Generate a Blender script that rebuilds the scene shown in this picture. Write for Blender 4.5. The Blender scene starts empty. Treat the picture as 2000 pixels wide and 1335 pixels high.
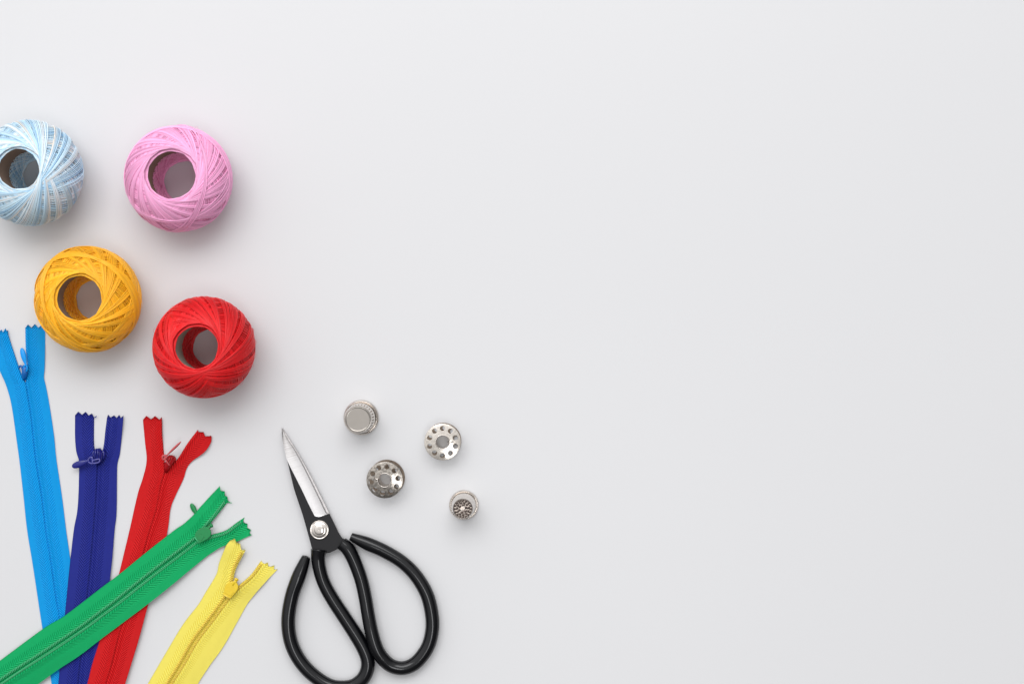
import bpy, bmesh, math, random
import numpy as np
from mathutils import Vector
random.seed(4); np.random.seed(4)
S = bpy.context.scene
COL = S.collection
PI = math.pi

# ------------------------------------------------------------------ camera
D = 0.90                       # lens height over the table (m)
PPM = 3400.0                   # photo pixels per metre on the table
cam = bpy.data.cameras.new('camera'); cam_o = bpy.data.objects.new('camera', cam); COL.objects.link(cam_o)
cam_o.location = (0, 0, D); cam_o.rotation_euler = (0, 0, 0)
cam.sensor_width = 36; cam.lens = 36 * D / (2000 / PPM); cam.clip_start = 0.01; cam.clip_end = 50
S.camera = cam_o

# ------------------------------------------------------------------ light
W = bpy.data.worlds.new('World'); S.world = W; W.use_nodes = True
nt = W.node_tree; bg = nt.nodes['Background']
tc = nt.nodes.new('ShaderNodeTexCoord'); sx = nt.nodes.new('ShaderNodeSeparateXYZ')
nt.links.new(tc.outputs['Generated'], sx.inputs[0])
# a studio: dim walls all round, a paler ceiling, a bright wall behind the window side
dot = nt.nodes.new('ShaderNodeVectorMath'); dot.operation = 'DOT_PRODUCT'
nt.links.new(tc.outputs['Generated'], dot.inputs[0]); dot.inputs[1].default_value = (-0.22, 0.55, 0.62)
mr = nt.nodes.new('ShaderNodeMapRange'); mr.inputs[1].default_value = 0.08; mr.inputs[2].default_value = 0.88
mr.interpolation_type = 'SMOOTHSTEP'
nt.links.new(dot.outputs['Value'], mr.inputs[0])
mx = nt.nodes.new('ShaderNodeMix'); mx.data_type = 'RGBA'
mx.inputs[6].default_value = (0.12, 0.118, 0.118, 1); mx.inputs[7].default_value = (0.96, 0.964, 0.98, 1)
nt.links.new(mr.outputs[0], mx.inputs[0]); nt.links.new(mx.outputs[2], bg.inputs[0])
bg.inputs[1].default_value = 1.40

def area(name, loc, target, sx_, sy_, power, color):
    l = bpy.data.lights.new(name, 'AREA'); l.shape = 'RECTANGLE'; l.size = sx_; l.size_y = sy_
    l.energy = power; l.color = color
    o = bpy.data.objects.new(name, l); COL.objects.link(o); o.location = loc
    o.rotation_euler = (Vector(target) - Vector(loc)).to_track_quat('-Z', 'Y').to_euler()
    return o
area('softbox_light', (-0.22, 1.08, 1.75), (0.0, 0.0, 0), 1.9, 1.0, 23.5, (0.99, 0.988, 1.0))
area('overhead_light', (0.13, -0.42, 1.60), (0.0, -0.12, 0), 0.34, 0.50, 3.0, (0.97, 0.98, 1.0))

vs = S.view_settings
vs.view_transform = 'Standard'; vs.look = 'None'; vs.exposure = 0.0; vs.gamma = 1.0; vs.use_curve_mapping = False
S.render.engine = 'CYCLES'
S.cycles.max_bounces = 10; S.cycles.diffuse_bounces = 6

# ------------------------------------------------------------------ helpers
def P(px, py, z=0.0):
    """point on the level z that stands at photo pixel (px, py)"""
    k = (D - z) / D / PPM
    return np.array([(px - 1000) * k, -(py - 667.5) * k, z])

def lin(r, g, b):
    f = lambda c: (c / 255 / 12.92) if c / 255 <= 0.04045 else ((c / 255 + 0.055) / 1.055) ** 2.4
    return (f(r), f(g), f(b), 1)

def thing(name, loc, label, cat, group=None):
    o = bpy.data.objects.new(name, None); COL.objects.link(o)
    o.location = loc; o['label'] = label; o['category'] = cat; o.empty_display_size = 0.01
    if group: o['group'] = group
    return o

def mesh(name, V, F, mat, parent=None, smooth=True, uv=None, col=None):
    V = np.asarray(V, dtype=float)
    if parent is not None:
        p = parent
        off = np.zeros(3)
        while p is not None:
            off += np.array(p.location); p = p.parent
        V = V - off
    me = bpy.data.meshes.new(name)
    if isinstance(F, np.ndarray):
        n = len(F); k = F.shape[1]
        me.vertices.add(len(V)); me.vertices.foreach_set('co', V.ravel())
        me.loops.add(n * k); me.loops.foreach_set('vertex_index', F.ravel().astype(np.int32))
        me.polygons.add(n); me.polygons.foreach_set('loop_start', np.arange(0, n * k, k, dtype=np.int32))
        me.update(calc_edges=True)
    else:
        me.from_pydata([tuple(v) for v in V], [], F); me.update()
    if uv is not None:
        ul = me.uv_layers.new(name='UVMap')
        li = np.zeros(len(me.loops), dtype=np.int32); me.loops.foreach_get('vertex_index', li)
        ul.data.foreach_set('uv', np.asarray(uv)[li].astype(np.float32).ravel())
    if col is not None:
        a = me.color_attributes.new('tone', 'FLOAT_COLOR', 'POINT')
        a.data.foreach_set('color', np.asarray(col, dtype=np.float32).ravel())
    me.polygons.foreach_set('use_smooth', np.full(len(me.polygons), smooth))
    me.materials.append(mat)
    me.validate()
    o = bpy.data.objects.new(name, me); COL.objects.link(o)
    if parent is not None: o.parent = parent
    return o

class MB:
    def __init__(s): s.V = []; s.F = []; s.n = 0; s.C = []; s.U = []
    def add(s, V, F, c=None, u=None):
        V = np.asarray(V); s.V.append(V); s.F.append(np.asarray(F) + s.n); s.n += len(V)
        if c is not None: s.C.append(c)
        if u is not None: s.U.append(u)
    def build(s, name, mat, parent=None, smooth=True):
        return mesh(name, np.concatenate(s.V), np.concatenate(s.F), mat, parent, smooth,
                    uv=np.concatenate(s.U) if s.U else None, col=np.concatenate(s.C) if s.C else None)

def grid_faces(nr, nc, wrap_c=False, wrap_r=False):
    r = np.arange(nr if wrap_r else nr - 1); c = np.arange(nc if wrap_c else nc - 1)
    R, C_ = np.meshgrid(r, c, indexing='ij'); R2 = (R + 1) % nr; C2 = (C_ + 1) % nc
    return np.stack([R * nc + C_, R * nc + C2, R2 * nc + C2, R2 * nc + C_], -1).reshape(-1, 4)

def spline(pts, n, closed=False):
    """Catmull-Rom through pts, resampled evenly by length"""
    p = np.asarray(pts, dtype=float)
    if closed: q = np.vstack([p[-1], p, p[0], p[1]])
    else: q = np.vstack([2 * p[0] - p[1], p, 2 * p[-1] - p[-2]])
    out = []
    for i in range(1, len(q) - 2):
        t = np.linspace(0, 1, 24, endpoint=False)[:, None]
        a, b, c, d = q[i - 1], q[i], q[i + 1], q[i + 2]
        out.append(0.5 * ((2 * b) + (c - a) * t + (2 * a - 5 * b + 4 * c - d) * t ** 2 + (-a + 3 * b - 3 * c + d) * t ** 3))
    out = np.vstack(out + [q[-2][None]])
    L = np.concatenate([[0], np.cumsum(np.linalg.norm(np.diff(out, axis=0), axis=1))])
    s = np.linspace(0, L[-1], n + 1)[:-1] if closed else np.linspace(0, L[-1], n)
    return np.stack([np.interp(s, L, out[:, k]) for k in range(out.shape[1])], 1)

def tube(path, rad, sides=8, up=(0, 0, 1), closed=False, caps=True, flat=1.0):
    """swept tube; flat squeezes it along 'up'; up may be one vector or one per point"""
    p = np.asarray(path, dtype=float); n = len(p)
    if closed: T = np.roll(p, -1, 0) - np.roll(p, 1, 0)
    else: T = np.gradient(p, axis=0)
    T /= np.linalg.norm(T, axis=1)[:, None] + 1e-12
    U = np.broadcast_to(np.asarray(up, dtype=float), p.shape)
    N = U - (U * T).sum(1)[:, None] * T; N /= np.linalg.norm(N, axis=1)[:, None] + 1e-12
    B = np.cross(T, N)
    rad = np.broadcast_to(np.asarray(rad, dtype=float), (n,))
    a = np.arange(sides) * 2 * PI / sides
    V = p[:, None, :] + rad[:, None, None] * (np.cos(a)[None, :, None] * B[:, None, :] + flat * np.sin(a)[None, :, None] * N[:, None, :])
    V = V.reshape(-1, 3); F = grid_faces(n, sides, wrap_c=True, wrap_r=closed)
    if caps and not closed:
        k = len(V); V = np.vstack([V, p[0], p[-1]])
        j = np.arange(sides); j2 = (j + 1) % sides; b = (n - 1) * sides
        F = np.vstack([F, np.stack([np.full(sides, k), j2, j, np.full(sides, k)], 1)[:, [0, 1, 2, 0]],
                       np.stack([np.full(sides, k + 1), b + j, b + j2, np.full(sides, k + 1)], 1)])
    return V, F

def tube_ob(name, path, rad, mat, parent, sides=12, up=(0, 0, 1), closed=False, flat=1.0):
    mb = MB(); add_tube(mb, path, rad, sides, up, closed, flat); return mb_poly(name, mb, mat, parent)

def add_tube(mb, path, rad, sides=12, up=(0, 0, 1), closed=False, flat=1.0):
    V, F = tube(path, rad, sides, up, closed, True, flat); mb.add(V, F)

def mb_poly(name, mb, mat, parent, smooth=True):
    """build allowing degenerate quads to be triangles"""
    V = np.concatenate(mb.V); F = np.concatenate(mb.F)
    fs = []
    for f in F.tolist():
        g = []
        for i in f:
            if i not in g: g.append(i)
        if len(g) > 2: fs.append(g)
    return mesh(name, V, fs, mat, parent, smooth)

def lathe(prof, n=96, center=(0, 0, 0), closed=True, disp=None):
    """prof: list of (r, z). disp(theta, idx array)->dr,dz optional"""
    pr = np.asarray(prof, dtype=float); a = np.arange(n) * 2 * PI / n
    R = np.repeat(pr[:, 0][:, None], n, 1); Z = np.repeat(pr[:, 1][:, None], n, 1)
    if disp is not None:
        dR, dZ = disp(a, R, Z); R = R + dR; Z = Z + dZ
    V = np.stack([R * np.cos(a), R * np.sin(a), Z], -1).reshape(-1, 3) + np.asarray(center)
    return V, grid_faces(len(pr), n, wrap_c=True)

def smooth_prof(pts, n):
    return spline(pts, n)

def plate(name, poly, z0, z1, mat, parent, bevel=0.0002, seg=2, holes=()):
    """solid plate from a photo-pixel outline standing between z0 and z1"""
    bm = bmesh.new()
    vs_ = [bm.verts.new(P(x, y, z1)) for x, y in poly]
    f = bm.faces.new(vs_); bm.normal_update()
    if f.normal.z < 0: f.normal_flip()
    ex = bmesh.ops.extrude_face_region(bm, geom=[f])
    low = [v for v in ex['geom'] if isinstance(v, bmesh.types.BMVert)]
    for v in low: v.co.z = z0
    bm.normal_update()
    bmesh.ops.recalc_face_normals(bm, faces=bm.faces)
    if bevel:
        es = [e for e in bm.edges if len(e.link_faces) == 2 and (abs(e.verts[0].co.z - z1) < 1e-7 and abs(e.verts[1].co.z - z1) < 1e-7)]
        bmesh.ops.bevel(bm, geom=es, offset=bevel, segments=seg, affect='EDGES', profile=0.5)
    off = Vector((0, 0, 0)); p = parent
    while p is not None: off += Vector(p.location); p = p.parent
    for v in bm.verts: v.co -= off
    me = bpy.data.meshes.new(name); bm.to_mesh(me); bm.free()
    for q in me.polygons: q.use_smooth = False
    me.materials.append(mat)
    o = bpy.data.objects.new(name, me); COL.objects.link(o); o.parent = parent
    return o

# ------------------------------------------------------------------ materials
def new_mat(name):
    m = bpy.data.materials.new(name); m.use_nodes = True
    return m, m.node_tree, m.node_tree.nodes['Principled BSDF']

def nd(nt_, typ, **kw):
    n = nt_.nodes.new(typ)
    for k, v in kw.items(): setattr(n, k, v)
    return n

def math_n(nt_, op, a, b=None, c=None):
    n = nt_.nodes.new('ShaderNodeMath'); n.operation = op
    for i, v in enumerate((a, b, c)):
        if v is None: continue
        if isinstance(v, (int, float)): n.inputs[i].default_value = v
        else: nt_.links.new(v, n.inputs[i])
    return n.outputs[0]

def mix_col(nt_, fac, a, b, blend='MIX'):
    n = nt_.nodes.new('ShaderNodeMix'); n.data_type = 'RGBA'; n.blend_type = blend
    for i, v in ((0, fac), (6, a), (7, b)):
        if isinstance(v, (int, float)): n.inputs[i].default_value = v
        elif isinstance(v, tuple): n.inputs[i].default_value = v
        else: nt_.links.new(v, n.inputs[i])
    return n.outputs[2]

def let_light_through(m, t, b, col_socket, amount):
    """thin fibres pass some light on"""
    tr = nd(t, 'ShaderNodeBsdfTranslucent'); mxs = nd(t, 'ShaderNodeMixShader'); mxs.inputs[0].default_value = amount
    out = t.nodes['Material Output']
    t.links.new(col_socket, tr.inputs[0])
    t.links.new(b.outputs[0], mxs.inputs[1]); t.links.new(tr.outputs[0], mxs.inputs[2]); t.links.new(mxs.outputs[0], out.inputs['Surface'])

def mat_table():
    m, t, b = new_mat('white_table_board')
    tcn = nd(t, 'ShaderNodeTexCoord'); n1 = nd(t, 'ShaderNodeTexNoise'); n1.inputs['Scale'].default_value = 3.0; n1.inputs['Detail'].default_value = 3
    t.links.new(tcn.outputs['Object'], n1.inputs['Vector'])
    gr = nd(t, 'ShaderNodeTexNoise'); gr.inputs['Scale'].default_value = 900; gr.inputs['Detail'].default_value = 3; t.links.new(tcn.outputs['Object'], gr.inputs['Vector'])
    c = mix_col(t, math_n(t, 'MULTIPLY_ADD', gr.outputs[0], 0.9, math_n(t, 'MULTIPLY_ADD', n1.outputs[0], 0.8, -0.4)), (0.626, 0.626, 0.632, 1), (0.643, 0.642, 0.645, 1)); t.links.new(c, b.inputs['Base Color'])
    n2 = nd(t, 'ShaderNodeTexNoise'); n2.inputs['Scale'].default_value = 1400; n2.inputs['Detail'].default_value = 2
    t.links.new(tcn.outputs['Object'], n2.inputs['Vector'])
    bp = nd(t, 'ShaderNodeBump'); bp.inputs['Strength'].default_value = 0.05; bp.inputs['Distance'].default_value = 0.0002
    t.links.new(n2.outputs[0], bp.inputs['Height']); t.links.new(bp.outputs[0], b.inputs['Normal'])
    b.inputs['Roughness'].default_value = 0.42; b.inputs['Specular IOR Level'].default_value = 0.4
    return m

def mat_thread(name, rgb=None, sheen=0.08):
    m, t, b = new_mat(name)
    at = nd(t, 'ShaderNodeAttribute', attribute_name='tone')
    t.links.new(at.outputs['Color'], b.inputs['Base Color'])
    b.inputs['Roughness'].default_value = 0.38; b.inputs['Specular IOR Level'].default_value = 0.4
    b.inputs['Sheen Weight'].default_value = sheen; b.inputs['Sheen Roughness'].default_value = 0.4
    # twisted plies: fine slanted ridges running along each strand
    tcn = nd(t, 'ShaderNodeTexCoord'); n = nd(t, 'ShaderNodeTexNoise'); n.inputs['Scale'].default_value = 1500
    t.links.new(tcn.outputs['Object'], n.inputs['Vector'])
    bp = nd(t, 'ShaderNodeBump'); bp.inputs['Strength'].default_value = 0.5; bp.inputs['Distance'].default_value = 0.00015
    t.links.new(n.outputs[0], bp.inputs['Height']); t.links.new(bp.outputs[0], b.inputs['Normal'])
    return m

def mat_tape(name, base, light):
    """woven zipper tape: UV = (mm from the seam, mm along); herringbone by the seam, plain weave outside"""
    m, t, b = new_mat(name)
    uv = nd(t, 'ShaderNodeUVMap', uv_map='UVMap'); s = nd(t, 'ShaderNodeSeparateXYZ'); t.links.new(uv.outputs[0], s.inputs[0])
    U, Vv = s.outputs[0], s.outputs[1]
    du = math_n(t, 'ABSOLUTE', math_n(t, 'SUBTRACT', U, 4.0))            # fold line of the chevrons
    ph = math_n(t, 'DIVIDE', math_n(t, 'ADD', Vv, math_n(t, 'MULTIPLY', du, 1.12)), 1.6)
    # neighbouring columns sit half a rib apart
    side = math_n(t, 'MULTIPLY', math_n(t, 'GREATER_THAN', U, 4.0), 0.5)
    wob = nd(t, 'ShaderNodeTexNoise'); wob.inputs['Scale'].default_value = 0.8; t.links.new(uv.outputs[0], wob.inputs['Vector'])
    ph = math_n(t, 'ADD', math_n(t, 'ADD', ph, side), math_n(t, 'MULTIPLY', wob.outputs[0], 0.35))
    rib = math_n(t, 'POWER', math_n(t, 'ADD', math_n(t, 'MULTIPLY', math_n(t, 'SINE', math_n(t, 'MULTIPLY', ph, 2 * PI)), 0.5), 0.5), 0.8)
    zone = nd(t, 'ShaderNodeMapRange', interpolation_type='SMOOTHSTEP')
    zone.inputs[1].default_value = 7.3; zone.inputs[2].default_value = 6.6; t.links.new(U, zone.inputs[0])
    fine = math_n(t, 'MULTIPLY', math_n(t, 'SINE', math_n(t, 'MULTIPLY', math_n(t, 'ADD', U, math_n(t, 'MULTIPLY', Vv, 0.5)), 2 * PI / 0.55)),
                  math_n(t, 'SINE', math_n(t, 'MULTIPLY', Vv, 2 * PI / 0.5)))
    finew = math_n(t, 'ADD', math_n(t, 'MULTIPLY', fine, 0.22), 0.68)
    h = nd(t, 'ShaderNodeMix'); h.data_type = 'FLOAT'
    t.links.new(zone.outputs[0], h.inputs[0]); t.links.new(finew, h.inputs[2]); t.links.new(rib, h.inputs[3])
    n2 = nd(t, 'ShaderNodeTexNoise'); n2.inputs['Scale'].default_value = 2.2; n2.inputs['Detail'].default_value = 4; t.links.new(uv.outputs[0], n2.inputs['Vector'])
    hh = math_n(t, 'ADD', h.outputs[0], math_n(t, 'MULTIPLY', n2.outputs[0], 0.35))
    bp = nd(t, 'ShaderNodeBump'); bp.inputs['Strength'].default_value = 0.85; bp.inputs['Distance'].default_value = 0.00036
    t.links.new(hh, bp.inputs['Height']); t.links.new(bp.outputs[0], b.inputs['Normal'])
    c = mix_col(t, math_n(t, 'MULTIPLY', h.outputs[0], 0.9), base, light)
    c = mix_col(t, math_n(t, 'MULTIPLY', n2.outputs[0], 0.25), c, base)
    t.links.new(c, b.inputs['Base Color']); let_light_through(m, t, b, c, 0.10)
    b.inputs['Roughness'].default_value = 0.5; b.inputs['Specular IOR Level'].default_value = 0.2
    b.inputs['Sheen Weight'].default_value = 0.0; b.inputs['Sheen Roughness'].default_value = 0.45
    return m

def mat_enamel(name, col, rough=0.25, spec=0.5):
    m, t, b = new_mat(name)
    tcn = nd(t, 'ShaderNodeTexCoord'); n = nd(t, 'ShaderNodeTexNoise'); n.inputs['Scale'].default_value = 700
    t.links.new(tcn.outputs['Object'], n.inputs['Vector'])
    dk = tuple(x * 0.8 for x in col[:3]) + (1,)
    t.links.new(mix_col(t, n.outputs[0], dk, col), b.inputs['Base Color'])
    b.inputs['Roughness'].default_value = rough; b.inputs['Specular IOR Level'].default_value = spec
    return m

def mat_metal(name, col, rough=0.18, scratch=0.0, mottling=0.0, scale=700):
    m, t, b = new_mat(name)
    b.inputs['Metallic'].default_value = 1.0; b.inputs['Base Color'].default_value = col
    tcn = nd(t, 'ShaderNodeTexCoord'); n = nd(t, 'ShaderNodeTexNoise'); n.inputs['Scale'].default_value = scale; n.inputs['Detail'].default_value = 5
    t.links.new(tcn.outputs['Object'], n.inputs['Vector'])
    mrn = nd(t, 'ShaderNodeMapRange'); mrn.inputs[3].default_value = rough * 0.6; mrn.inputs[4].default_value = rough * 1.6
    t.links.new(n.outputs[0], mrn.inputs[0]); t.links.new(mrn.outputs[0], b.inputs['Roughness'])
    if mottling:
        dk = tuple(x * (1 - mottling) for x in col[:3]) + (1,)
        cr = nd(t, 'ShaderNodeMapRange'); cr.inputs[1].default_value = 0.35; cr.inputs[2].default_value = 0.65; t.links.new(n.outputs[0], cr.inputs[0])
        t.links.new(mix_col(t, cr.outputs[0], dk, col), b.inputs['Base Color'])
    if scratch:
        bp = nd(t, 'ShaderNodeBump'); bp.inputs['Strength'].default_value = scratch; bp.inputs['Distance'].default_value = 0.0001
        t.links.new(n.outputs[0], bp.inputs['Height']); t.links.new(bp.outputs[0], b.inputs['Normal'])
    return m

def mat_disc(name, col, rough, mottling, dish):
    """pressed sheet disc: a very slight dish, rub marks and fine pitting"""
    m, t, b = new_mat(name); b.inputs['Metallic'].default_value = 1.0
    tcn = nd(t, 'ShaderNodeTexCoord'); sp = nd(t, 'ShaderNodeSeparateXYZ'); t.links.new(tcn.outputs['Object'], sp.inputs[0])
    n = nd(t, 'ShaderNodeTexNoise'); n.inputs['Scale'].default_value = 900; n.inputs['Detail'].default_value = 5; t.links.new(tcn.outputs['Object'], n.inputs['Vector'])
    nb = nd(t, 'ShaderNodeTexNoise'); nb.inputs['Scale'].default_value = 160; nb.inputs['Detail'].default_value = 2; t.links.new(tcn.outputs['Object'], nb.inputs['Vector'])
    r2 = math_n(t, 'ADD', math_n(t, 'MULTIPLY', sp.outputs[0], sp.outputs[0]), math_n(t, 'MULTIPLY', sp.outputs[1], sp.outputs[1]))
    h = math_n(t, 'ADD', math_n(t, 'MULTIPLY', r2, -dish), math_n(t, 'ADD', math_n(t, 'MULTIPLY', n.outputs[0], 0.00002), math_n(t, 'MULTIPLY', nb.outputs[0], 0.00012)))
    bp = nd(t, 'ShaderNodeBump'); bp.inputs['Strength'].default_value = 1.0; bp.inputs['Distance'].default_value = 1.0
    t.links.new(h, bp.inputs['Height']); t.links.new(bp.outputs[0], b.inputs['Normal'])
    cr = nd(t, 'ShaderNodeMapRange'); cr.inputs[1].default_value = 0.4; cr.inputs[2].default_value = 0.6; t.links.new(n.outputs[0], cr.inputs[0])
    dk = tuple(x * (1 - mottling) for x in col[:3]) + (1,)
    t.links.new(mix_col(t, cr.outputs[0], dk, col), b.inputs['Base Color'])
    b.inputs['Roughness'].default_value = rough
    return m

def mat_ground_steel():
    m, t, b = new_mat('ground_blade_steel')
    b.inputs['Metallic'].default_value = 1.0
    uv = nd(t, 'ShaderNodeUVMap', uv_map='UVMap')
    mp = nd(t, 'ShaderNodeMapping'); mp.inputs['Scale'].default_value = (0.04, 1.5, 1); t.links.new(uv.outputs[0], mp.inputs[0])
    n = nd(t, 'ShaderNodeTexNoise'); n.inputs['Scale'].default_value = 1.0; n.inputs['Detail'].default_value = 4; t.links.new(mp.outputs[0], n.inputs['Vector'])
    n2 = nd(t, 'ShaderNodeTexNoise'); n2.inputs['Scale'].default_value = 0.35; n2.inputs['Detail'].default_value = 6; t.links.new(uv.outputs[0], n2.inputs['Vector'])
    mp.vector_type = 'POINT'
    cr = nd(t, 'ShaderNodeMapRange'); cr.inputs[1].default_value = 0.45; cr.inputs[2].default_value = 0.75
    ux = nd(t, 'ShaderNodeSeparateXYZ'); t.links.new(uv.outputs[0], ux.inputs[0])
    tip = nd(t, 'ShaderNodeMapRange'); tip.inputs[1].default_value = 26; tip.inputs[2].default_value = 4; t.links.new(ux.outputs[1], tip.inputs[0])
    t.links.new(math_n(t, 'MULTIPLY', n.outputs[0], math_n(t, 'ADD', math_n(t, 'MULTIPLY', tip.outputs[0], 0.60), 0.80)), cr.inputs[0])
    c = mix_col(t, math_n(t, 'MULTIPLY', cr.outputs[0], 0.45), (0.56, 0.545, 0.54, 1), (0.27, 0.245, 0.225, 1))
    t.links.new(c, b.inputs['Base Color'])
    bp = nd(t, 'ShaderNodeBump'); bp.inputs['Strength'].default_value = 0.6; bp.inputs['Distance'].default_value = 0.0001
    t.links.new(n.outputs[0], bp.inputs['Height']); t.links.new(bp.outputs[0], b.inputs['Normal'])
    b.inputs['Roughness'].default_value = 0.38
    return m

def mat_plain(name, col, rough, spec=0.5, noise=0.0, scale=300):
    m, t, b = new_mat(name)
    tcn = nd(t, 'ShaderNodeTexCoord'); n = nd(t, 'ShaderNodeTexNoise'); n.inputs['Scale'].default_value = scale; n.inputs['Detail'].default_value = 5
    t.links.new(tcn.outputs['Object'], n.inputs['Vector'])
    dk = tuple(x * (1 - noise) for x in col[:3]) + (1,)
    t.links.new(mix_col(t, n.outputs[0], dk, col), b.inputs['Base Color'])
    mrn = nd(t, 'ShaderNodeMapRange'); mrn.inputs[3].default_value = rough * 0.75; mrn.inputs[4].default_value = rough * 1.25
    t.links.new(n.outputs[0], mrn.inputs[0]); t.links.new(mrn.outputs[0], b.inputs['Roughness'])
    b.inputs['Specular IOR Level'].default_value = spec
    return m

M_TABLE = mat_table()
M_NICKEL = mat_metal('polished_nickel', (0.68, 0.63, 0.58, 1), 0.08)
M_NICKEL_WORN = mat_disc('worn_nickel', (0.66, 0.61, 0.55, 1), 0.17, 0.18, 9.0)
M_BLACKSTEEL = mat_plain('black_coated_steel', (0.014, 0.0135, 0.015, 1), 0.5, 0.25, 0.25, 900)
M_VINYL = mat_plain('black_vinyl', (0.0024, 0.0026, 0.0038, 1), 0.12, 0.40, 0.2, 90)
M_STEEL = mat_ground_steel()
M_CARD = mat_plain('brown_cardboard', (0.34, 0.245, 0.19, 1), 0.8, 0.25, 0.25, 500)
M_CARD_GREY = mat_plain('grey_cardboard', (0.40, 0.35, 0.30, 1), 0.8, 0.25, 0.3, 500)

# ------------------------------------------------------------------ the surface
tb = mesh('tabletop', [(-1.6, -1.6, 0), (1.6, -1.6, 0), (1.6, 1.6, 0), (-1.6, 1.6, 0)], [(0, 1, 2, 3)], M_TABLE, smooth=False)
tb['kind'] = 'structure'

# ------------------------------------------------------------------ thread balls
TR = 0.00030                    # strand radius
def ball_map(lat, lon, R, H, off, pinch):
    c = np.clip(np.cos(lat), 0, 1); s = np.sin(lat)
    r = (R + off) * c ** 0.86
    z = (H + off * 0.8) * np.sign(s) * np.abs(s) ** 1.0
    r = r * np.where(s < 0, 1 - pinch * np.abs(s) ** 6, 1.0)
    return np.stack([r * np.cos(lon), r * np.sin(lon), z], -1)

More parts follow.
